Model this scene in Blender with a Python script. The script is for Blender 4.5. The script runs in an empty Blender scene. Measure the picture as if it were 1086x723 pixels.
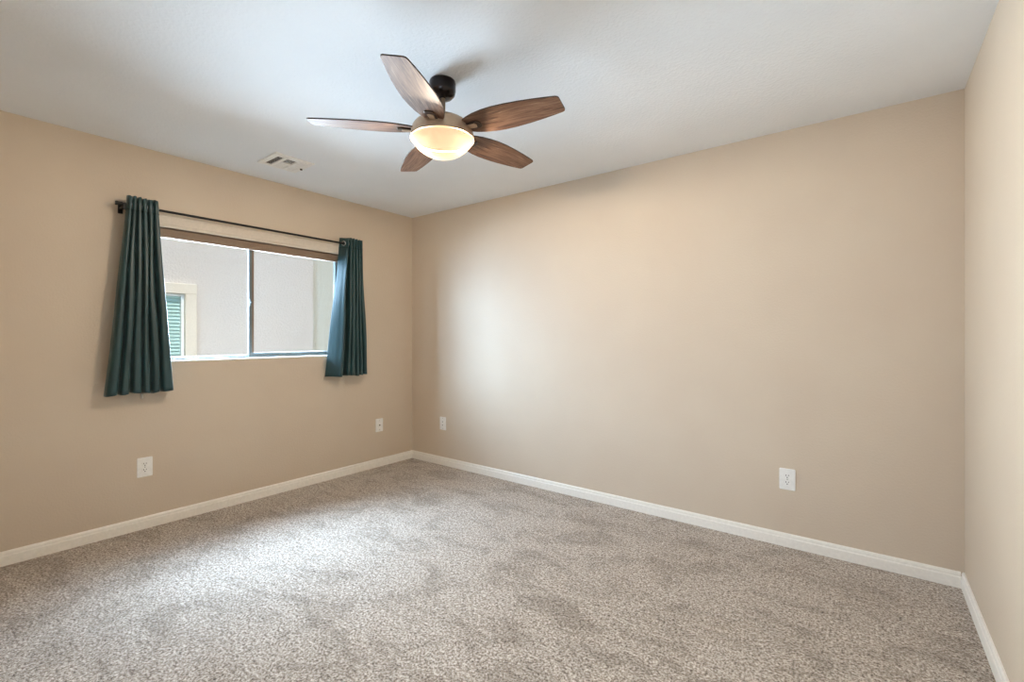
import bpy, bmesh, math, random
from mathutils import Vector, Matrix
random.seed(7)
S = bpy.context.scene
COL = S.collection
PI = math.pi

# ------------------------------------------------------------------ camera, sky, sun, area lights, exposure
CAM_Z = 1.226
cd = bpy.data.cameras.new('camera')
cam = bpy.data.objects.new('camera', cd); COL.objects.link(cam)
cam.location = (0, 0, CAM_Z)
cam.rotation_euler = (PI/2, 0, math.radians(37.405))
cd.sensor_fit = 'HORIZONTAL'; cd.sensor_width = 36.0
cd.lens = 493.0/1086.0*36.0
cd.shift_y = -4.0/1086.0
cd.clip_start = 0.02; cd.clip_end = 200
S.camera = cam

w = bpy.data.worlds.new('sky'); S.world = w; w.use_nodes = True
bg = w.node_tree.nodes['Background']
bg.inputs[0].default_value = (0.62, 0.78, 1.0, 1); P_WORLD = 0.18
bg.inputs[1].default_value = P_WORLD

def area(name, loc, target, sx, sy, power, color, spread=180):
    l = bpy.data.lights.new(name, 'AREA'); l.shape = 'RECTANGLE'; l.size = sx; l.size_y = sy
    l.energy = power; l.color = color; l.spread = math.radians(spread)
    o = bpy.data.objects.new(name, l); COL.objects.link(o); o.location = loc
    o.rotation_euler = (Vector(target)-Vector(loc)).to_track_quat('-Z', 'Y').to_euler()
    return o
def sun(name, direction, strength, color, angle=0.6):
    l = bpy.data.lights.new(name, 'SUN'); l.energy = strength; l.color = color; l.angle = math.radians(angle)
    o = bpy.data.objects.new(name, l); COL.objects.link(o); o.location = (2, 2, 8)
    o.rotation_euler = Vector(direction).to_track_quat('-Z', 'Y').to_euler()
    return o
P_SUN, P_SKYLIGHT, P_GROUND, P_HALL_FILL, P_WINDOW, P_ADDED_DAYLIGHT = 3.0, 1300, 16, 34, 285, 82
sun('sun', (-0.62, 0.12, -0.78), P_SUN, (1.0, 0.95, 0.88))
# open sky above the gap between the houses, daylight along the gap, sunlit ground below it, and an added fill lamp in the unseen hall
area('skylight_between_houses', (-5.9, 3.7, 4.7), (-4.2, 3.0, 2.5), 8.0, 1.8, P_SKYLIGHT, (0.57, 0.76, 1.0), 90)
area('daylight_along_gap', (-4.75, 0.15, 1.9), (-3.6, 1.7, 1.4), 1.5, 1.1, P_WINDOW, (0.50, 0.72, 1.0), 160)
area('added_window_daylight', (-4.5, 1.78, 1.44), (-3.0, 1.45, 1.40), 1.6, 0.6, P_ADDED_DAYLIGHT, (0.70, 0.85, 1.0), 72)  # added lamp outside the window, brightens the wall opposite it
area('sunlit_ground_bounce', (-5.5, 1.5, 0.45), (-3.7, 1.6, 1.55), 3.4, 1.4, P_GROUND, (0.90, 0.95, 1.0), 150)
area('hall_fill_lamp', (0.02, -1.75, 1.75), (-0.9, 3.0, 1.8), 0.7, 0.8, P_HALL_FILL, (0.60, 0.79, 1.0), 150)
BULB_POWER = 272
S.view_settings.view_transform = 'Standard'; S.view_settings.look = 'None'
S.view_settings.exposure = 0.0; S.view_settings.gamma = 1.0
S.view_settings.use_curve_mapping = False
S.cycles.max_bounces = 14; S.cycles.diffuse_bounces = 8; S.cycles.transmission_bounces = 8
S.cycles.use_denoising = True
S.cycles.caustics_reflective = False; S.cycles.caustics_refractive = False

# ------------------------------------------------------------------ materials
def srgb(r, g, b):
    f = lambda c: (c/255/12.92 if c/255 <= 0.04045 else ((c/255+0.055)/1.055)**2.4)
    return (f(r), f(g), f(b), 1)
class NT:
    def __init__(s, name):
        s.m = bpy.data.materials.new(name); s.m.use_nodes = True
        s.t = s.m.node_tree; s.p = s.t.nodes['Principled BSDF']; s.out = s.t.nodes['Material Output']
        s.tc = s.t.nodes.new('ShaderNodeTexCoord')
    def n(s, kind, **kw):
        o = s.t.nodes.new(kind)
        for k, v in kw.items():
            if k in o.inputs: o.inputs[k].default_value = v
            else: setattr(o, k, v)
        return o
    def l(s, a, b): s.t.links.new(a, b)
    def mapping(s, scale, src='Object'):
        mp = s.n('ShaderNodeMapping'); mp.inputs['Scale'].default_value = scale
        s.l(s.tc.outputs[src], mp.inputs['Vector']); return mp.outputs[0]
    def noise(s, scale, detail=3, rough=0.5, vec=None, dist=0.0):
        o = s.n('ShaderNodeTexNoise'); o.inputs['Scale'].default_value = scale; o.inputs['Detail'].default_value = detail
        o.inputs['Roughness'].default_value = rough; o.inputs['Distortion'].default_value = dist
        s.l(vec if vec is not None else s.tc.outputs['Object'], o.inputs['Vector']); return o.outputs['Fac']
    def ramp(s, fac, stops):
        r = s.n('ShaderNodeValToRGB'); e = r.color_ramp.elements
        while len(e) < len(stops): e.new(0.5)
        for q, (p, c) in zip(e, stops): q.position = p; q.color = c
        s.l(fac, r.inputs[0]); return r.outputs[0]
    def mix(s, fac, a, b, mode='MIX'):
        o = s.n('ShaderNodeMix', data_type='RGBA', blend_type=mode)
        for v, i in ((fac, 0), (a, 6), (b, 7)):
            if hasattr(v, 'default_value'): s.l(v, o.inputs[i])
            else: o.inputs[i].default_value = v
        return o.outputs[2]
    def bump(s, h, strength, dist):
        b = s.n('ShaderNodeBump'); b.inputs['Strength'].default_value = strength; b.inputs['Distance'].default_value = dist
        s.l(h, b.inputs['Height']); s.l(b.outputs[0], s.p.inputs['Normal']); return b
def plain(name, col, rough=0.5, metal=0.0, bump=None, spec=0.5, sheen=0.0):
    t = NT(name); t.p.inputs['Roughness'].default_value = rough; t.p.inputs['Metallic'].default_value = metal
    t.p.inputs['Specular IOR Level'].default_value = spec
    nz = t.noise(60, 2)
    c2 = tuple(min(1, x*1.04) for x in col[:3])+(1,); c1 = tuple(x*0.96 for x in col[:3])+(1,)
    t.l(t.ramp(nz, [(0.3, c1), (0.7, c2)]), t.p.inputs['Base Color'])
    if sheen:
        t.p.inputs['Sheen Weight'].default_value = sheen; t.p.inputs['Sheen Roughness'].default_value = 0.4
    if bump: t.bump(t.noise(bump[0], 3), bump[1], bump[2])
    return t.m
M = {}
def wall_mat():
    t = NT('tan_wall_paint'); t.p.inputs['Roughness'].default_value = 0.55; t.p.inputs['Specular IOR Level'].default_value = 0.35
    t.l(t.ramp(t.noise(2.5, 2), [(0.3, srgb(203, 187, 168)), (0.7, srgb(206, 191, 172))]), t.p.inputs['Base Color'])
    t.bump(t.ramp(t.noise(95, 3), [(0.42, (0, 0, 0, 1)), (0.62, (1, 1, 1, 1))]), 0.22, 0.0015); return t.m
M['wall'] = wall_mat()
def ceil_mat():
    t = NT('white_ceiling_paint'); t.p.inputs['Roughness'].default_value = 0.8; t.p.inputs['Specular IOR Level'].default_value = 0.2
    t.l(t.ramp(t.noise(3, 2), [(0.3, srgb(233, 238, 244)), (0.7, srgb(236, 241, 247))]), t.p.inputs['Base Color'])
    t.bump(t.ramp(t.noise(70, 3), [(0.42, (0, 0, 0, 1)), (0.62, (1, 1, 1, 1))]), 0.35, 0.002); return t.m
M['ceiling'] = ceil_mat()
def carpet_mat():
    t = NT('speckled_carpet'); t.p.inputs['Roughness'].default_value = 0.95; t.p.inputs['Specular IOR Level'].default_value = 0.1
    t.p.inputs['Sheen Weight'].default_value = 0.25; t.p.inputs['Sheen Roughness'].default_value = 0.6
    fine = t.noise(110, 5, 0.75)
    coarse = t.noise(48, 2, 0.5)
    mixf = t.n('ShaderNodeMath', operation='MULTIPLY_ADD'); t.l(coarse, mixf.inputs[0]); mixf.inputs[1].default_value = 0.22; t.l(fine, mixf.inputs[2])
    spk = t.ramp(mixf.outputs[0], [(0.46, srgb(52, 40, 30)), (0.54, srgb(136, 119, 103)), (0.61, srgb(184, 170, 156)), (0.74, srgb(240, 234, 226))])
    vec = t.mapping((1.0, 1.6, 1.0))
    big = t.noise(3.2, 7, 0.72, vec, 0.7)
    pile = t.ramp(big, [(0.38, (0.67, 0.64, 0.61, 1)), (0.52, (0.97, 0.965, 0.96, 1)), (0.66, (1.0, 1.0, 1.0, 1))])   # pile brushed either way
    t.l(t.mix(1.0, spk, pile, 'MULTIPLY'), t.p.inputs['Base Color'])
    t.bump(t.noise(105, 4, 0.7), 0.9, 0.009); return t.m
M['carpet'] = carpet_mat()
M['trim'] = plain('white_trim_paint', srgb(238, 234, 226), 0.35)
M['plate'] = plain('white_plastic_plate', srgb(236, 235, 232), 0.35)
M['slot'] = plain('dark_slot', srgb(40, 36, 34), 0.6)
M['screw'] = plain('plate_screw', srgb(150, 148, 142), 0.4, 0.6)
M['vinyl'] = plain('grey_vinyl_frame', srgb(98, 108, 111), 0.4)
M['tan_vinyl'] = plain('tan_sash_gasket', srgb(128, 108, 90), 0.5)
M['blind'] = plain('cream_blind', srgb(208, 197, 183), 0.45)
M['slat'] = plain('shaded_blind_slat', srgb(140, 118, 99), 0.5)  # backlit shade of the raised blind put into its colour
M['black'] = plain('black_rod_metal', srgb(16, 15, 15), 0.5, 0.0, None, 0.3)
M['seam'] = plain('dark_teal_seam', srgb(12, 34, 38), 0.6)
M['chrome'] = plain('chrome_grommet', srgb(215, 215, 220), 0.2, 1.0)
M['bronze'] = plain('dark_bronze', srgb(30, 22, 20), 0.25, 0.5)
M['nickel'] = plain('brushed_bronze_nickel', srgb(182, 156, 130), 0.36, 0.45)
M['iron'] = plain('dark_blade_iron', srgb(70, 54, 44), 0.35, 0.7)
M['vent'] = plain('white_vent_metal', srgb(236, 236, 235), 0.45)
M['absorber'] = plain('added_black_absorber', (0.0004, 0.0004, 0.0003, 1), 1.0, 0.0, None, 0.0)
M['duct'] = plain('duct_shade_and_lever', srgb(46, 46, 47), 0.9)
M['stucco'] = plain('beige_stucco', srgb(212, 201, 192), 0.95, 0.0, (45, 0.6, 0.01), 0.1)
M['stucco_pale'] = plain('pale_stucco', srgb(208, 203, 190), 0.95, 0.0, (45, 0.6, 0.01), 0.1)
M['ext_trim'] = plain('cream_exterior_trim', srgb(226, 212, 194), 0.9)
M['ext_frame'] = plain('white_exterior_frame', srgb(240, 240, 236), 0.5)
M['teal_slat'] = plain('pale_teal_shutter', srgb(178, 208, 203), 0.5)
M['ground'] = plain('gravel_ground', srgb(190, 176, 156), 0.95, 0.0, (30, 0.6, 0.02))
M['outer_face'] = plain('unseen_dark_outer_face', srgb(112, 100, 88), 0.95)  # unseen outer face, made dark to cut bounce onto the neighbouring house
def curtain_mat():
    t = NT('dark_teal_curtain'); t.p.inputs['Roughness'].default_value = 0.42; t.p.inputs['Specular IOR Level'].default_value = 0.6
    t.p.inputs['Sheen Weight'].default_value = 0.5; t.p.inputs['Sheen Roughness'].default_value = 0.35
    t.p.inputs['Sheen Tint'].default_value = (0.75, 0.92, 0.9, 1)
    vec = t.mapping((1, 1, 0.15))
    t.l(t.ramp(t.noise(35, 3, 0.5, vec), [(0.3, srgb(14, 48, 52)), (0.7, srgb(21, 61, 65))]), t.p.inputs['Base Color'])
    t.bump(t.noise(500, 2), 0.15, 0.0006); return t.m
M['curtain'] = curtain_mat()
def wood_mat():
    t = NT('weathered_walnut'); t.p.inputs['Roughness'].default_value = 0.55; t.p.inputs['Specular IOR Level'].default_value = 0.28
    vec = t.mapping((2.2, 30, 30))
    g = t.noise(2.2, 6, 0.65, vec, 1.2)
    t.l(t.ramp(g, [(0.30, srgb(52, 34, 26)), (0.47, srgb(104, 74, 56)), (0.60, srgb(128, 98, 78)), (0.72, srgb(158, 134, 114))]), t.p.inputs['Base Color'])
    t.bump(g, 0.15, 0.002); return t.m
M['wood'] = wood_mat()
M['blade_edge'] = plain('dark_blade_edge', srgb(50, 34, 28), 0.45)
def glass_mat():
    t = NT('clear_window_glass'); t.t.nodes.remove(t.p)
    tr = t.n('ShaderNodeBsdfTransparent'); tr.inputs[0].default_value = (0.95, 0.97, 0.965, 1)
    gl = t.n('ShaderNodeBsdfGlossy'); gl.inputs['Roughness'].default_value = 0.03
    fr = t.n('ShaderNodeFresnel'); fr.inputs[0].default_value = 1.45
    mx = t.n('ShaderNodeMixShader'); geo = t.n('ShaderNodeNewGeometry'); inv = t.n('ShaderNodeMath', operation='SUBTRACT'); inv.inputs[0].default_value = 1.0; t.l(geo.outputs['Backfacing'], inv.inputs[1])
    ml = t.n('ShaderNodeMath', operation='MULTIPLY'); t.l(fr.outputs[0], ml.inputs[0]); t.l(inv.outputs[0], ml.inputs[1])   # no total reflection inside the thin pane
    t.l(ml.outputs[0], mx.inputs[0]); t.l(tr.outputs[0], mx.inputs[1]); t.l(gl.outputs[0], mx.inputs[2])
    t.l(mx.outputs[0], t.out.inputs[0]); return t.m
M['glass'] = glass_mat()
def bowl_mat():
    t = NT('frosted_amber_glass'); t.t.nodes.remove(t.p)
    d = t.n('ShaderNodeBsdfDiffuse'); d.inputs[0].default_value = (0.92, 0.66, 0.42, 1)
    a = t.n('ShaderNodeBsdfTranslucent'); a.inputs[0].default_value = (1.0, 0.74, 0.50, 1)
    b = t.n('ShaderNodeBsdfTransparent'); b.inputs[0].default_value = (1.0, 0.93, 0.84, 1)
    m1 = t.n('ShaderNodeMixShader'); m1.inputs[0].default_value = 0.0013; t.l(d.outputs[0], m1.inputs[1]); t.l(a.outputs[0], m1.inputs[2])
    geo = t.n('ShaderNodeNewGeometry'); mr = t.n('ShaderNodeMapRange'); mr.inputs['To Min'].default_value = 0.10; mr.inputs['To Max'].default_value = 1.0
    t.l(geo.outputs['Backfacing'], mr.inputs['Value'])          # frosting sits on the outer face
    m2 = t.n('ShaderNodeMixShader'); t.l(mr.outputs[0], m2.inputs[0]); t.l(m1.outputs[0], m2.inputs[1]); t.l(b.outputs[0], m2.inputs[2])
    t.l(m2.outputs[0], t.out.inputs[0]); return t.m
M['bowl'] = bowl_mat()

# ------------------------------------------------------------------ mesh helpers
def link(name, bm, mats, parent=None, smooth=False, bevel=0.0, seg=2):
    me = bpy.data.meshes.new(name); bmesh.ops.recalc_face_normals(bm, faces=bm.faces); bm.to_mesh(me); bm.free()
    for m in (mats if isinstance(mats, (list, tuple)) else [mats]): me.materials.append(m)
    if smooth:
        for p in me.polygons: p.use_smooth = True
    o = bpy.data.objects.new(name, me); COL.objects.link(o)
    if parent: o.parent = parent
    if bevel:
        b = o.modifiers.new('bevel', 'BEVEL'); b.width = bevel; b.segments = seg; b.limit_method = 'ANGLE'
    return o
def box(bm, x0, x1, y0, y1, z0, z1, mi=0, mat=None):
    vs = [bm.verts.new((x, y, z)) for x in (x0, x1) for y in (y0, y1) for z in (z0, z1)]
    if mat is not None:
        for v in vs: v.co = mat @ v.co
    for f in ((0, 1, 3, 2), (4, 6, 7, 5), (0, 4, 5, 1), (2, 3, 7, 6), (0, 2, 6, 4), (1, 5, 7, 3)):
        bm.faces.new([vs[i] for i in f]).material_index = mi
    return vs
def lathe(bm, prof, n=48, mi=0, center=(0, 0), cap=False):
    rings = []
    for r, z in prof:
        if r < 1e-5: rings.append([bm.verts.new((center[0], center[1], z))])
        else: rings.append([bm.verts.new((center[0]+r*math.cos(2*PI*k/n), center[1]+r*math.sin(2*PI*k/n), z)) for k in range(n)])
    for a, b in zip(rings, rings[1:]):
        for k in range(n):
            j = (k+1) % n
            if len(a) == 1 and len(b) == 1: continue
            if len(a) == 1: f = (a[0], b[k], b[j])
            elif len(b) == 1: f = (a[k], a[j], b[0])
            else: f = (a[k], a[j], b[j], b[k])
            bm.faces.new(f).material_index = mi
def tube(bm, p0, p1, r, n=16, mi=0, r1=None):
    p0, p1 = Vector(p0), Vector(p1); d = (p1-p0).normalized()
    a = d.orthogonal().normalized(); b = d.cross(a); r1 = r if r1 is None else r1
    A = [bm.verts.new(p0+(a*math.cos(2*PI*k/n)+b*math.sin(2*PI*k/n))*r) for k in range(n)]
    B = [bm.verts.new(p1+(a*math.cos(2*PI*k/n)+b*math.sin(2*PI*k/n))*r1) for k in range(n)]
    for k in range(n): bm.faces.new((A[k], A[(k+1) % n], B[(k+1) % n], B[k])).material_index = mi
    bm.faces.new(A[::-1]).material_index = mi; bm.faces.new(B).material_index = mi
def torus(bm, c, axis, R, r, n=28, m=10, mi=0):
    c, ax = Vector(c), Vector(axis).normalized(); a = ax.orthogonal().normalized(); b = ax.cross(a)
    g = [[bm.verts.new(c+(a*math.cos(2*PI*i/n)+b*math.sin(2*PI*i/n))*(R+r*math.cos(2*PI*j/m))+ax*r*math.sin(2*PI*j/m)) for j in range(m)] for i in range(n)]
    for i in range(n):
        for j in range(m):
            bm.faces.new((g[i][j], g[(i+1) % n][j], g[(i+1) % n][(j+1) % m], g[i][(j+1) % m])).material_index = mi
def prism(bm, pts, h0, h1, place, mi=0, side_mi=None):
    """outline pts (a, b) extruded h0..h1; place maps (a, b, h) to a point"""
    A = [bm.verts.new(place(a, b, h0)) for a, b in pts]; B = [bm.verts.new(place(a, b, h1)) for a, b in pts]
    bm.faces.new(A[::-1]).material_index = mi; bm.faces.new(B).material_index = mi
    for k in range(len(pts)):
        j = (k+1) % len(pts); bm.faces.new((A[k], A[j], B[j], B[k])).material_index = mi if side_mi is None else side_mi
def structure(o): o['kind'] = 'structure'; return o
def tag(o, label, cat, group=None):
    o['label'] = label; o['category'] = cat
    if group: o['group'] = group
    return o
def thing(name, label, cat, loc, group=None, rotz=0):
    o = bpy.data.objects.new(name, None); COL.objects.link(o); o.empty_display_size = 0.05
    o.location = loc; o.rotation_euler = (0, 0, rotz); return tag(o, label, cat, group)

# ------------------------------------------------------------------ room shell
XL, XR, YB, YF, H = -3.686, 0.377, 3.147, -0.45, 2.44
T = 0.16
WY0, WY1, WZ0, WZ1 = 0.87, 2.385, 1.066, 1.985           # window opening
bm = bmesh.new(); box(bm, XL-T, XR+T, YF-T, YB+T, -0.14, 0.0)
structure(link('floor', bm, M['carpet']))
bm = bmesh.new(); box(bm, XL-T, XR+T, YF-T, YB+T, H, H+0.22)
structure(link('ceiling', bm, M['ceiling']))
def holed_wall(bm, x0, x1, y0, y1, z0, z1, a0, a1, b0, b1, mi=0):
    """slab in x0..x1 with an opening y a0..a1, z b0..b1, one clean shell"""
    ys = [y0, a0, a1, y1]; zs = [z0, b0, b1, z1]
    g = {}
    for xi, x in enumerate((x0, x1)):
        for i, y in enumerate(ys):
            for j, z in enumerate(zs): g[xi, i, j] = bm.verts.new((x, y, z))
    for xi in (0, 1):
        for i in range(3):
            for j in range(3):
                if (i, j) != (1, 1): bm.faces.new((g[xi, i, j], g[xi, i+1, j], g[xi, i+1, j+1], g[xi, i, j+1])).material_index = mi if xi == 0 else 0
    for i in range(3):
        bm.faces.new((g[0, i, 0], g[0, i+1, 0], g[1, i+1, 0], g[1, i, 0])); bm.faces.new((g[0, i, 3], g[0, i+1, 3], g[1, i+1, 3], g[1, i, 3]))
        bm.faces.new((g[0, 0, i], g[0, 0, i+1], g[1, 0, i+1], g[1, 0, i])); bm.faces.new((g[0, 3, i], g[0, 3, i+1], g[1, 3, i+1], g[1, 3, i]))
    for a, b in (((1, 1), (2, 1)), ((2, 1), (2, 2)), ((2, 2), (1, 2)), ((1, 2), (1, 1))):
        bm.faces.new((g[(0,)+a], g[(0,)+b], g[(1,)+b], g[(1,)+a]))
bm = bmesh.new(); holed_wall(bm, XL-T, XL, YF-T, YB+T, 0, H, WY0, WY1, WZ0, WZ1, 1)
structure(link('wall_left', bm, [M['wall'], M['outer_face']]))
bm = bmesh.new(); box(bm, XL, XR, YB, YB+T, 0, H); structure(link('wall_back', bm, M['wall']))
bm = bmesh.new(); box(bm, XR, XR+T, YF-T, YB+T, 0, H); structure(link('wall_right', bm, M['wall']))
DX0, DX1, DZ = -0.80, 0.12, 2.05                           # doorway behind the camera, open to a short hall
bm = bmesh.new()
box(bm, XL, DX0, YF-T, YF, 0, H); box(bm, DX1, XR, YF-T, YF, 0, H); box(bm, DX0, DX1, YF-T, YF, DZ, H)
structure(link('wall_front', bm, M['wall']))
HY0 = -1.95
bm = bmesh.new()
box(bm, DX0-0.5, DX0-0.4, HY0, YF-T, 0, H); box(bm, DX1+0.3, DX1+0.4, HY0, YF-T, 0, H); box(bm, DX0-0.5, DX1+0.4, HY0-0.1, HY0, 0, H)
structure(link('wall_hall', bm, M['wall']))
bm = bmesh.new(); box(bm, DX0-0.5, DX1+0.4, HY0-0.1, YF-T, -0.14, 0); structure(link('floor_hall', bm, M['carpet']))
bm = bmesh.new(); box(bm, DX0-0.5, DX1+0.4, HY0-0.1, YF-T, H, H+0.22); structure(link('ceiling_hall', bm, M['ceiling']))

# baseboards: flat face, small cove, thin top lip
BP = [(0, 0), (0.014, 0), (0.014, 0.050), (0.0125, 0.0535), (0.0105, 0.055), (0.0105, 0.066), (0.009, 0.071), (0.006, 0.0765), (0, 0.0765)]
def baseboard(name, place, a, b):
    bm = bmesh.new()
    prism(bm, BP, a, b, place)
    return structure(link(name, bm, M['trim']))
baseboard('baseboard_left', lambda d, z, s: (XL+d, s, z), YF, YB)
baseboard('baseboard_back', lambda d, z, s: (s, YB-d, z), XL+0.0143, XR-0.0143)
baseboard('baseboard_right', lambda d, z, s: (XR-d, s, z), YF, YB)

# ------------------------------------------------------------------ window: sill board, frame, sashes, panes, latch
win = bpy.data.objects.new('window_1', None); COL.objects.link(win); structure(win); win.location = (XL, (WY0+WY1)/2, WZ0)
def wpart(name, bm, m, parent=win, **kw):
    o = link(name, bm, m, None, **kw); o.parent = parent
    o.matrix_parent_inverse = Matrix.Translation(-win.location) if parent is win else Matrix()
    o['kind'] = 'structure'; return o
FX0, FX1 = -3.84, -3.775
bm = bmesh.new()
for y0, y1, z0, z1 in ((WY0, WY1, WZ0, WZ0+0.016), (WY0, WY1, WZ1-0.03, WZ1), (WY0, WY0+0.022, WZ0+0.016, WZ1-0.03), (WY1-0.022, WY1, WZ0+0.016, WZ1-0.03)):
    box(bm, FX0, FX1, y0, y1, z0, z1)
wpart('window_frame', bm, M['vinyl'], bevel=0.003)
bm = bmesh.new(); box(bm, FX1, XL+0.004, WY0+0.001, WY1-0.001, WZ0-0.006, WZ0+0.005)
wpart('window_sill', bm, M['trim'], bevel=0.003)
def sash(x0, x1, y0, y1, z0, z1, st, rail, inner):
    bm = bmesh.new()
    box(bm, x0, x1, y0, y1, z0, z0+rail); box(bm, x0, x1, y0, y1, z1-rail, z1)
    box(bm, x0, x1, y0, y0+st, z0+rail, z1-rail); box(bm, x0, x1, y1-st, y1, z0+rail, z1-rail)
    o = wpart('sash_frame', bm, M['vinyl'], bevel=0.002)
    return o
zlo, zhi = WZ0+0.016, WZ1-0.03
sash(-3.836, -3.812, WY0+0.022, 1.642, zlo, zhi, 0.018, 0.008, 0)
sash(-3.810, -3.780, 1.612, WY1-0.022, zlo, zhi, 0.022, 0.024, 0)
bm = bmesh.new(); box(bm, -3.807, -3.782, 1.6342, 1.649, zlo+0.024, zhi-0.024); wpart('sash_gasket', bm, M['tan_vinyl'])
bm = bmesh.new(); box(bm, -3.826, -3.823, WY0+0.03, 1.632, zlo+0.006, zhi-0.006); wpart('glass_pane', bm, M['glass'])
bm = bmesh.new(); box(bm, -3.797, -3.794, 1.64, WY1-0.035, zlo+0.02, zhi-0.02); wpart('glass_pane', bm, M['glass'])
bm = bmesh.new()
box(bm, -3.780, -3.770, 1.614, 1.630, 1.470, 1.520); box(bm, -3.771, -3.757, 1.616, 1.628, 1.488, 1.500)
wpart('latch', bm, M['vinyl'], bevel=0.003)

# ------------------------------------------------------------------ outside: neighbouring house and ground
bm = bmesh.new(); box(bm, -14, XL-T-0.02, -14, 18, -3.0, -2.85); o = link('ground', bm, M['ground']); structure(o)
NX = -6.70
nh = thing('neighbouring_house', 'beige stucco house wall outside the window with a teal slatted window', 'house', (NX, 2.0, -2.85))
def hpart(name, bm, m, parent=None, **kw):
    o = link(name, bm, m, None, **kw)
    bpy.context.view_layer.update()
    o.parent = parent or nh; o.matrix_parent_inverse = Matrix.Translation(-nh.location) if not parent else Matrix()
    return o
bm = bmesh.new()
holed_wall(bm, NX-0.3, NX, -6, 3.78, -2.85, 3.2, 1.25, 2.10, 0.55, 1.757)
hpart('house_wall', bm, M['stucco'])
bm = bmesh.new(); box(bm, NX-0.40, NX-0.05, 3.781, 12, -2.85, 3.2); hpart('recessed_wall', bm, M['stucco_pale'])
bm = bmesh.new()
for y0, y1, z0, z1 in ((1.13, 2.223, 1.757, 1.883), (2.10, 2.223, 0.55, 1.757), (1.13, 1.25, 0.55, 1.757), (1.13, 2.223, 0.42, 0.55)):
    box(bm, NX-0.02, NX+0.05, y0, y1, z0, z1)
hpart('window_trim', bm, M['ext_trim'], bevel=0.006)
bm = bmesh.new()
for y0, y1, z0, z1 in ((1.25, 2.10, 1.727, 1.757), (2.07, 2.10, 0.58, 1.727), (1.25, 1.28, 0.58, 1.727), (1.25, 2.10, 0.55, 0.58)):
    box(bm, NX-0.06, NX-0.005, y0, y1, z0, z1)
wf = hpart('window_frame', bm, M['ext_frame'])
bm = bmesh.new()
z = 0.585
while z < 1.72:
    box(bm, -0.024, 0.024, 1.282, 2.068, -0.0035, 0.0035, 0, Matrix.Translation((NX-0.05, 0, z+0.02)) @ Matrix.Rotation(math.radians(62), 4, 'Y')); z += 0.043
box(bm, NX-0.12, NX-0.09, 1.25, 2.10, 0.55, 1.757)
hpart('slatted_shutter', bm, M['teal_slat'])

# ------------------------------------------------------------------ window blind, raised, with valance and pull cord
bl = thing('window_blind', 'cream slatted blind drawn up under its valance at the window head', 'blind', (XL, 1.63, 1.945))
def bpart(name, bm, m, parent=None, **kw):
    o = link(name, bm, m, None, **kw); o.parent = parent or bl
    o.matrix_parent_inverse = Matrix.Translation(-bl.location) if not parent else Matrix()
    return o
VP = [(0.0, 0.086), (0.044, 0.086), (0.050, 0.082), (0.051, 0.074), (0.047, 0.068), (0.047, 0.022), (0.052, 0.016), (0.052, 0.004), (0.049, 0.0), (0.038, 0.0), (0.036, 0.076), (0.0, 0.076)]
bm = bmesh.new(); prism(bm, VP, WY0-0.02, WY1+0.02, lambda d, z, s: (XL+0.0005+0.6*d, s, 1.948+z)); bpart('valance', bm, M['blind'])
bm = bmesh.new(); box(bm, -3.734, -3.697, WY0+0.01, WY1-0.01, 1.9475, 1.984); bpart('headrail', bm, M['slat'], bevel=0.002)
for k in range(8):
    bm = bmesh.new(); zz = 1.9062+k*0.0052
    n = 6
    for j in range(n):                                    # slightly crowned slat
        a, b = j/n, (j+1)/n; xa, xb = -3.727+0.027*a, -3.727+0.027*b
        ha, hb = 0.0022*math.sin(PI*a), 0.0022*math.sin(PI*b)
        vs = [bm.verts.new(p) for p in ((xa, WY0+0.012, zz+ha), (xb, WY0+0.012, zz+hb), (xb, WY1-0.012, zz+hb), (xa, WY1-0.012, zz+ha))]
        bm.faces.new(vs)
    bmesh.ops.remove_doubles(bm, verts=bm.verts, dist=1e-5)
    o = bpart('slat', bm, M['slat'])
    sm = o.modifiers.new('solid', 'SOLIDIFY'); sm.thickness = 0.0050; sm.offset = 0
bm = bmesh.new(); box(bm, -3.728, -3.699, WY0+0.012, WY1-0.012, 1.887, 1.9035); bpart('bottom_rail', bm, M['slat'], bevel=0.003)
bm = bmesh.new()
cp = [(-3.690, 0.930, 1.948), (-3.679, 0.927, 1.75), (-3.678, 0.924, 1.3), (-3.677, 0.921, 0.862)]
for a, b in zip(cp, cp[1:]): tube(bm, a, b, 0.0016, 8)
cord = bpart('pull_cord', bm, M['blind'])
bm = bmesh.new(); lathe(bm, [(0, 0.866), (0.004, 0.864), (0.0065, 0.853), (0.0085, 0.842), (0.0075, 0.836), (0, 0.834)], 20, 0, (-3.6765, 0.9205))
tas = link('tassel', bm, M['trim'], None, smooth=True); tas.parent = cord; tas.matrix_parent_inverse = Matrix()

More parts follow.
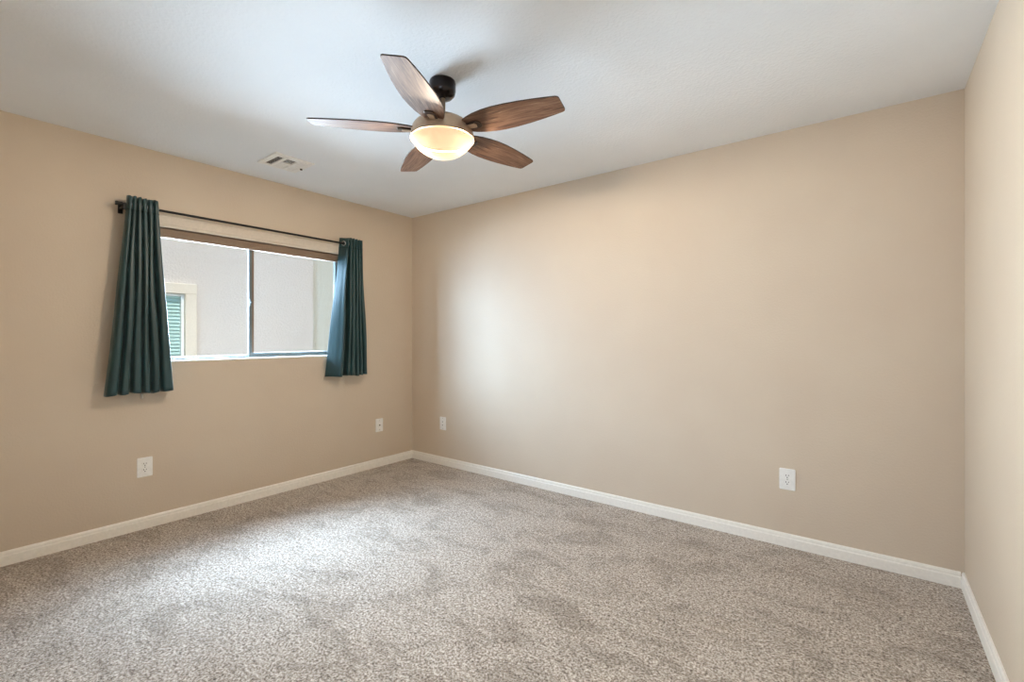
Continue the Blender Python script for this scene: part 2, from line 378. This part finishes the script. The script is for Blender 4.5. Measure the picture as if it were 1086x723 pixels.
# ------------------------------------------------------------------ curtain rod and two short curtains
RX, RZ = -3.602, 2.038
rod = thing('curtain_rod', 'black metal curtain rod on brackets above the window', 'curtain rod', (RX, 1.63, RZ))
def rpart(name, bm, m, **kw):
    o = link(name, bm, m, None, **kw); o.parent = rod; o.matrix_parent_inverse = Matrix.Translation(-rod.location); return o
bm = bmesh.new(); tube(bm, (RX, 0.80, RZ), (RX, 2.445, RZ), 0.008, 20); rpart('rod', bm, M['black'], smooth=False)
for ye, s in ((0.80, -1), (2.445, 1)):
    bm = bmesh.new(); tube(bm, (RX, ye, RZ), (RX, ye+s*0.022, RZ), 0.0115, 20); tube(bm, (RX, ye+s*0.018, RZ), (RX, ye+s*0.026, RZ), 0.0125, 20)
    rpart('finial', bm, M['black'], bevel=0.001)
for yb in (0.815, 2.432):
    bm = bmesh.new()
    box(bm, XL, XL+0.006, yb-0.012, yb+0.012, RZ-0.045, RZ+0.03)
    box(bm, XL+0.006, RX+0.012, yb-0.007, yb+0.007, RZ-0.024, RZ-0.0085)
    box(bm, RX-0.014, RX-0.008, yb-0.007, yb+0.007, RZ-0.024, RZ+0.006); box(bm, RX+0.008, RX+0.014, yb-0.007, yb+0.007, RZ-0.034, RZ+0.006)
    rpart('bracket', bm, M['black'], bevel=0.001)

def catmull(P, n):
    out = []
    for i in range(len(P)-1):
        p0, p1, p2, p3 = P[max(0, i-1)], P[i], P[i+1], P[min(len(P)-1, i+2)]
        for k in range(n):
            t = k/n
            out.append(tuple(0.5*(2*b+(c-a)*t+(2*a-5*b+4*c-d)*t*t+(3*b-a-3*c+d)*t**3) for a, b, c, d in zip(p0, p1, p2, p3)))
    out.append(P[-1]); return out
def make_curtain(name, label, top, bot, ztop, zbot, mid=None, hem=0.085, seed=1):
    """top / bot: matching (y, x) fold points of the cloth's upper and lower edge"""
    rnd = random.Random(seed)
    a = catmull(top, 7); b = catmull(bot, 7); n = len(a)
    root = thing(name, label, 'curtain', (RX, sum(p[0] for p in top)/len(top), zbot), 'short teal curtains on the rod')
    NZ = 44; bm = bmesh.new(); rows = []
    ph = [rnd.uniform(0, 6.28) for _ in range(6)]
    for i in range(NZ+1):
        s = i/NZ; zz = ztop+(zbot-ztop)*s; e = s**1.15
        row = []
        for k in range(n):
            u = k/(n-1)
            y = a[k][0]+(b[k][0]-a[k][0])*e; x = a[k][1]+(b[k][1]-a[k][1])*min(1, s*1.3)
            wob = s*(1-s)*4
            y += 0.004*wob*math.sin(9*u+3.1*s*2+ph[0])+0.0025*wob*math.sin(23*u+7*s+ph[1])
            x += 0.003*wob*math.sin(17*u+5*s+ph[2])
            if abs(zz-(ztop-hem)) < 0.012: x += -0.0015
            dz = (0.004*math.sin(11*u+ph[3])+0.003*math.sin(29*u+ph[4]))*(s**6) + 0.0035*math.sin(31*u+ph[5])*(1-s)**8
            row.append(bm.verts.new((max(x, XL+0.006), y, zz+dz)))
        rows.append(row)
    for r0, r1 in zip(rows, rows[1:]):
        for k in range(n-1): bm.faces.new((r0[k], r0[k+1], r1[k+1], r1[k]))
    o = link('cloth_panel', bm, M['curtain'], None, smooth=True); o.parent = root; o.matrix_parent_inverse = Matrix.Translation(-root.location)
    sm = o.modifiers.new('solid', 'SOLIDIFY'); sm.thickness = 0.0022; sm.offset = 0
    # stitched header hem line: a narrow ridge running across the folds
    sh = hem/(ztop-zbot); L_ = [Vector((a[k][1]+(b[k][1]-a[k][1])*min(1, sh*1.3), a[k][0]+(b[k][0]-a[k][0])*sh**1.15, ztop-hem)) for k in range(n)]
    bm = bmesh.new(); R_ = []
    for k in range(n):
        d = (L_[min(n-1, k+1)]-L_[max(0, k-1)]); nr = Vector((d.y, -d.x, 0)).normalized()
        R_.append([bm.verts.new(L_[k]+nr*o_+Vector((0, 0, h_))) for o_, h_ in ((-0.0022, -0.0022), (0.0022, -0.0022), (0.0022, 0.0022), (-0.0022, 0.0022))])
    for p, q in zip(R_, R_[1:]):
        for j in range(4): bm.faces.new((p[j], p[(j+1) % 4], q[(j+1) % 4], q[j]))
    ho = link('hem_seam', bm, M['seam'], None); ho.parent = root; ho.matrix_parent_inverse = Matrix.Translation(-root.location)
    # chrome grommet wherever the cloth crosses the rod
    zr = RZ; sr = (ztop-zr)/(ztop-zbot)
    pts = [(a[k][0]+(b[k][0]-a[k][0])*sr**1.15, a[k][1]+(b[k][1]-a[k][1])*min(1, sr*1.3)) for k in range(n)]
    for p, q in zip(pts, pts[1:]):
        if (p[1]-RX)*(q[1]-RX) < 0:
            t = (RX-p[1])/(q[1]-p[1]); y = p[0]+(q[0]-p[0])*t
            nrm = Vector((-(q[0]-p[0]), q[1]-p[1], 0)); nrm = Vector((nrm.x, nrm.y, 0))
            g = bmesh.new(); torus(g, (RX, y, zr), nrm, 0.0175, 0.0042)
            go = link('grommet', g, M['chrome'], None, smooth=True); go.parent = root; go.matrix_parent_inverse = Matrix.Translation(-root.location)
    return root
XF, XB = -3.562, -3.646
def folds(vall, xf, xb, x_first=None):
    P = []
    for i, (y0, y1) in enumerate(zip(vall, vall[1:])):
        w_ = y1-y0
        P += [(y0, xb), (y0+w_*0.14, xf-0.012), (y0+w_*0.5, xf), (y1-w_*0.14, xf-0.012)]
    P.append((vall[-1], xb))
    if x_first is not None: P[0] = (P[0][0], x_first)
    return P
make_curtain('curtain', 'short dark teal curtain gathered at the rod end with finial and bracket showing',
             folds([0.826, 0.850, 0.873, 0.897, 0.923, 0.953, 0.983], XF, XB, -3.596), folds([0.717, 0.782, 0.838, 0.898, 0.942, 0.992, 1.069], -3.552, -3.642, -3.592),
             2.088, 0.880, seed=3)
topR = [(2.300, -3.648), (2.310, -3.618), (2.322, -3.585), (2.333, -3.562)] + folds([2.352, 2.378, 2.404, 2.430, 2.455, 2.480], XF, XB)
botR = [(2.165, -3.652), (2.190, -3.615), (2.222, -3.575), (2.262, -3.548)] + folds([2.312, 2.350, 2.402, 2.442, 2.478, 2.525], -3.550, -3.640)
make_curtain('curtain', 'short dark teal curtain near the room corner, chrome ring showing at its leading edge', topR, botR, 2.086, 0.893, seed=8)

# ------------------------------------------------------------------ wall plates
def rounded(w_, h_, r, n=5):
    P = []
    for cx, cy, a0 in ((w_/2-r, h_/2-r, 0), (-w_/2+r, h_/2-r, 90), (-w_/2+r, -h_/2+r, 180), (w_/2-r, -h_/2+r, 270)):
        for k in range(n+1):
            a = math.radians(a0+90*k/n); P.append((cx+r*math.cos(a), cy+r*math.sin(a)))
    return P
def plate_part(name, parent, shapes, m, bevel=0.0, smooth=False):
    bm = bmesh.new()
    for pts, h0, h1 in shapes: prism(bm, pts, h0, h1, lambda a, b, h: (h, a, b))
    return link(name, bm, m, parent, bevel=bevel)
def shift(pts, da, db): return [(a+da, b+db) for a, b in pts]
def plate_root(name, label, group, loc, rz):
    return thing(name, label, 'wall plate' if 'plate' in name else 'outlet', loc, group, rz)
PW, PH = 0.082, 0.124
def duplex(label, loc, rz, group='duplex outlets'):
    r = plate_root('wall_outlet', label, group, loc, rz)
    plate_part('cover_plate', r, [(rounded(PW, PH, 0.006), 0, 0.006)], M['plate'], 0.0025)
    for s in (1, -1):
        f = plate_part('receptacle', r, [(shift(rounded(0.034, 0.029, 0.009), 0, s*0.0195), 0.005, 0.0078)], M['plate'], 0.0006)
        plate_part('slot', f, [(shift(rounded(0.0028, 0.009, 0.0008, 2), -0.0065, s*0.0195+0.004), 0.0075, 0.0081), (shift(rounded(0.0028, 0.0075, 0.0008, 2), 0.0065, s*0.0195+0.004), 0.0075, 0.0081),
                               (shift(rounded(0.0055, 0.006, 0.0025, 4), 0, s*0.0195-0.0075), 0.0075, 0.0081)], M['slot'])
    plate_part('screw', r, [(rounded(0.006, 0.006, 0.0029, 4), 0.0055, 0.0068)], M['screw'])
    return r
duplex('white duplex outlet low on the window wall, below the curtain beside the rod finial', (XL, 0.938, 0.394), 0)
duplex('white duplex outlet alone low on the long blank wall', (-0.373, YB, 0.394), -PI/2)
r = plate_root('coax_plate', 'white cable plate with dark centre hole under the window wall near the corner', None, (XL, 2.742, 0.392), 0)
plate_part('cover_plate', r, [(rounded(PW, PH, 0.006), 0, 0.006)], M['plate'], 0.0025)
plate_part('connector', r, [(rounded(0.0115, 0.0115, 0.0056, 5), 0.005, 0.0125)], M['slot'])
for s in (1, -1): plate_part('screw', r, [(shift(rounded(0.0065, 0.0065, 0.0031, 4), 0, s*0.042), 0.0055, 0.007)], M['screw'])
r = plate_root('data_plate', 'white plate with rectangular insert on the long wall beside the corner', None, (-3.239, YB, 0.399), -PI/2)
plate_part('cover_plate', r, [(rounded(PW, PH, 0.006), 0, 0.006)], M['plate'], 0.0025)
ins = plate_part('insert', r, [(rounded(0.033, 0.067, 0.002), 0.005, 0.0085)], M['plate'], 0.0008)
for s in (1, -1): plate_part('slot', ins, [(shift(rounded(0.012, 0.009, 0.001, 2), 0, s*0.016), 0.008, 0.0088)], M['screw'])
for s in (1, -1): plate_part('screw', r, [(shift(rounded(0.006, 0.006, 0.0029, 4), 0, s*0.049), 0.0055, 0.0068)], M['screw'])

# ------------------------------------------------------------------ ceiling vent
vt = thing('ceiling_vent', 'white square louvred air vent in the ceiling above the window', 'vent', (-3.203, 1.61, H))
VX0, VX1, VY0, VY1 = -0.134, 0.134, -0.134, 0.134
bm = bmesh.new()
def bars(bm, x0, x1, y0, y1, hx0, hx1, hy0, hy1, z0, z1):
    box(bm, x0, hx0, y0, y1, z0, z1); box(bm, hx1, x1, y0, y1, z0, z1); box(bm, hx0, hx1, y0, hy0, z0, z1); box(bm, hx0, hx1, hy1, y1, z0, z1)
bars(bm, VX0, VX1, VY0, VY1, -0.108, 0.082, -0.096, 0.092, -0.011, -0.001)
link('vent_frame', bm, M['vent'], vt, bevel=0.003)
bm = bmesh.new(); box(bm, -0.106, 0.080, -0.055, -0.034, -0.011, -0.003); box(bm, -0.106, 0.080, 0.034, 0.052, -0.011, -0.003); box(bm, -0.022, 0.001, -0.034, 0.034, -0.011, -0.003)
link('divider', bm, M['vent'], vt)
bm = bmesh.new(); box(bm, -0.11, 0.084, -0.098, 0.094, -0.0022, -0.0002); link('duct_shade_sheet', bm, M['duct'], vt)  # dark sheet in place of the shade inside the duct
def louvres(x0, x1, y0, y1, n, ang, along):
    bm = bmesh.new()
    for k in range(n):
        t = (k+0.5)/n
        if along == 'x':      # slats run along x, spaced in y
            mm = Matrix.Translation(((x0+x1)/2, y0+(y1-y0)*t, -0.0068)) @ Matrix.Rotation(math.radians(ang), 4, 'X')
            box(bm, (x0-x1)/2, (x1-x0)/2, -0.0055, 0.0055, -0.0006, 0.0006, 0, mm)
        else:
            mm = Matrix.Translation((x0+(x1-x0)*t, (y0+y1)/2, -0.0068)) @ Matrix.Rotation(math.radians(ang), 4, 'Y')
            box(bm, -0.0055, 0.0055, (y0-y1)/2, (y1-y0)/2, -0.0006, 0.0006, 0, mm)
    link('louvre_bank', bm, M['vent'], vt)
louvres(-0.106, 0.080, -0.094, -0.056, 4, 38, 'x')
louvres(0.003, 0.080, -0.033, 0.033, 7, 20, 'y')
louvres(-0.106, -0.024, -0.033, 0.033, 8, -28, 'y')
louvres(-0.106, 0.080, 0.053, 0.090, 5, -25, 'x')
bm = bmesh.new(); box(bm, -0.018, -0.012, 0.108, 0.122, -0.02, -0.010); link('damper_lever', bm, M['duct'], vt)

# ------------------------------------------------------------------ ceiling fan with light
HX, HY = -1.605, 1.555
fan = thing('ceiling_fan', 'five-blade walnut ceiling fan with lit frosted bowl, hanging from the ceiling', 'ceiling fan', (HX, HY, H))
Z = lambda z: z-H
bm = bmesh.new(); lathe(bm, [(0, Z(2.44)), (0.060, Z(2.44)), (0.0625, Z(2.432)), (0.0625, Z(2.395)), (0.058, Z(2.378)), (0.045, Z(2.364)), (0.020, Z(2.358)), (0, Z(2.358))], 48)
link('canopy', bm, M['bronze'], fan, smooth=True)
bm = bmesh.new(); lathe(bm, [(0, Z(2.36)), (0.0135, Z(2.36)), (0.0135, Z(2.29)), (0.022, Z(2.285)), (0.026, Z(2.262)), (0.034, Z(2.252)), (0, Z(2.25))], 32)
link('downrod', bm, M['nickel'], fan, smooth=True)
bm = bmesh.new()
lathe(bm, [(0, Z(2.2585)), (0.045, Z(2.258)), (0.085, Z(2.254)), (0.112, Z(2.246)), (0.130, Z(2.233)), (0.141, Z(2.217)), (0.1455, Z(2.199)), (0.1465, Z(2.196)), (0.1475, Z(2.193)), (0.1500, Z(2.176)), (0.1510, Z(2.166)), (0.1502, Z(2.1625)), (0.1485, Z(2.1625)), (0.1480, Z(2.168))], 64)
lathe(bm, [(0.1480, Z(2.168)), (0.06, Z(2.172)), (0, Z(2.172))], 64, 1)  # added unseen black plate, absorbs bulb light above the bowl
hs = link('motor_housing', bm, [M['nickel'], M['absorber']], fan, smooth=True)
RS = (0.1475**2+0.085**2)/(2*0.085); TM = math.asin(0.1475/RS)                # shallow spherical bowl
bm = bmesh.new(); lathe(bm, [(0.1475, Z(2.165))]+[(RS*math.sin(t), Z(2.077+RS-RS*math.cos(t))) for t in [TM*(1-k/18) for k in range(18)]]+[(0, Z(2.077))], 64)
link('light_bowl', bm, M['bowl'], fan, smooth=True)
for i, ang in enumerate((-32, 148)):                      # the two bulbs inside the bowl
    a = math.radians(ang+69)
    ld = bpy.data.lights.new('bulb_light', 'POINT'); ld.energy = BULB_POWER; ld.color = (1.0, 0.90, 0.77); ld.shadow_soft_size = 0.022
    lo = bpy.data.objects.new('bulb_light', ld); COL.objects.link(lo); lo.parent = fan
    lo.location = (0.08*math.cos(a), 0.08*math.sin(a), Z(2.149))
# one blade, built along +x, pitched about its length (ccw edge lower)
half = [(0.135, 0.045), (0.160, 0.057), (0.20, 0.070), (0.25, 0.079), (0.30, 0.083), (0.36, 0.082), (0.43, 0.076), (0.50, 0.067), (0.56, 0.057), (0.588, 0.0515), (0.597, 0.047), (0.601, 0.038)]
outline = [(x, -y) for x, y in half] + [(x, y) for x, y in reversed(half)]
PITCH = Matrix.Rotation(math.radians(-10), 4, 'X')
def make_blade():
    bm = bmesh.new(); prism(bm, outline, -0.003, 0.003, lambda a, b, h: PITCH @ Vector((a, b, h)), 0, 1)
    bl_ = link('blade', bm, [M['wood'], M['blade_edge']], fan, bevel=0.0012)
    bm = bmesh.new()
    tongue = [(0.10, -0.022), (0.150, -0.022), (0.196, -0.026), (0.208, -0.018), (0.212, 0), (0.208, 0.018), (0.196, 0.026), (0.150, 0.022), (0.10, 0.022)]
    prism(bm, tongue, -0.0075, -0.003, lambda a, b, h: PITCH @ Vector((a, b, h)))
    arm = link('blade_iron', bm, M['iron'], bl_, bevel=0.0012)
    bm = bmesh.new()
    inner = [(0.10, -0.014), (0.150, -0.013), (0.184, -0.015), (0.190, 0), (0.184, 0.015), (0.150, 0.013), (0.10, 0.014)]
    prism(bm, inner, -0.0115, -0.0072, lambda a, b, h: PITCH @ Vector((a, b, h)))
    cap = link('iron_cover', bm, M['nickel'], bl_, bevel=0.0015)
    return bl_
b0 = make_blade(); b0.location = (0, 0, Z(2.205))
kids = list(b0.children)
for k in range(5):
    o = b0
    if k:
        o = b0.copy(); COL.objects.link(o); o.parent = fan
        for c in kids: d = c.copy(); COL.objects.link(d); d.parent = o
    o.location = (0, 0, Z(2.205)); o.rotation_euler = (0, 0, math.radians(11.3+72*k))
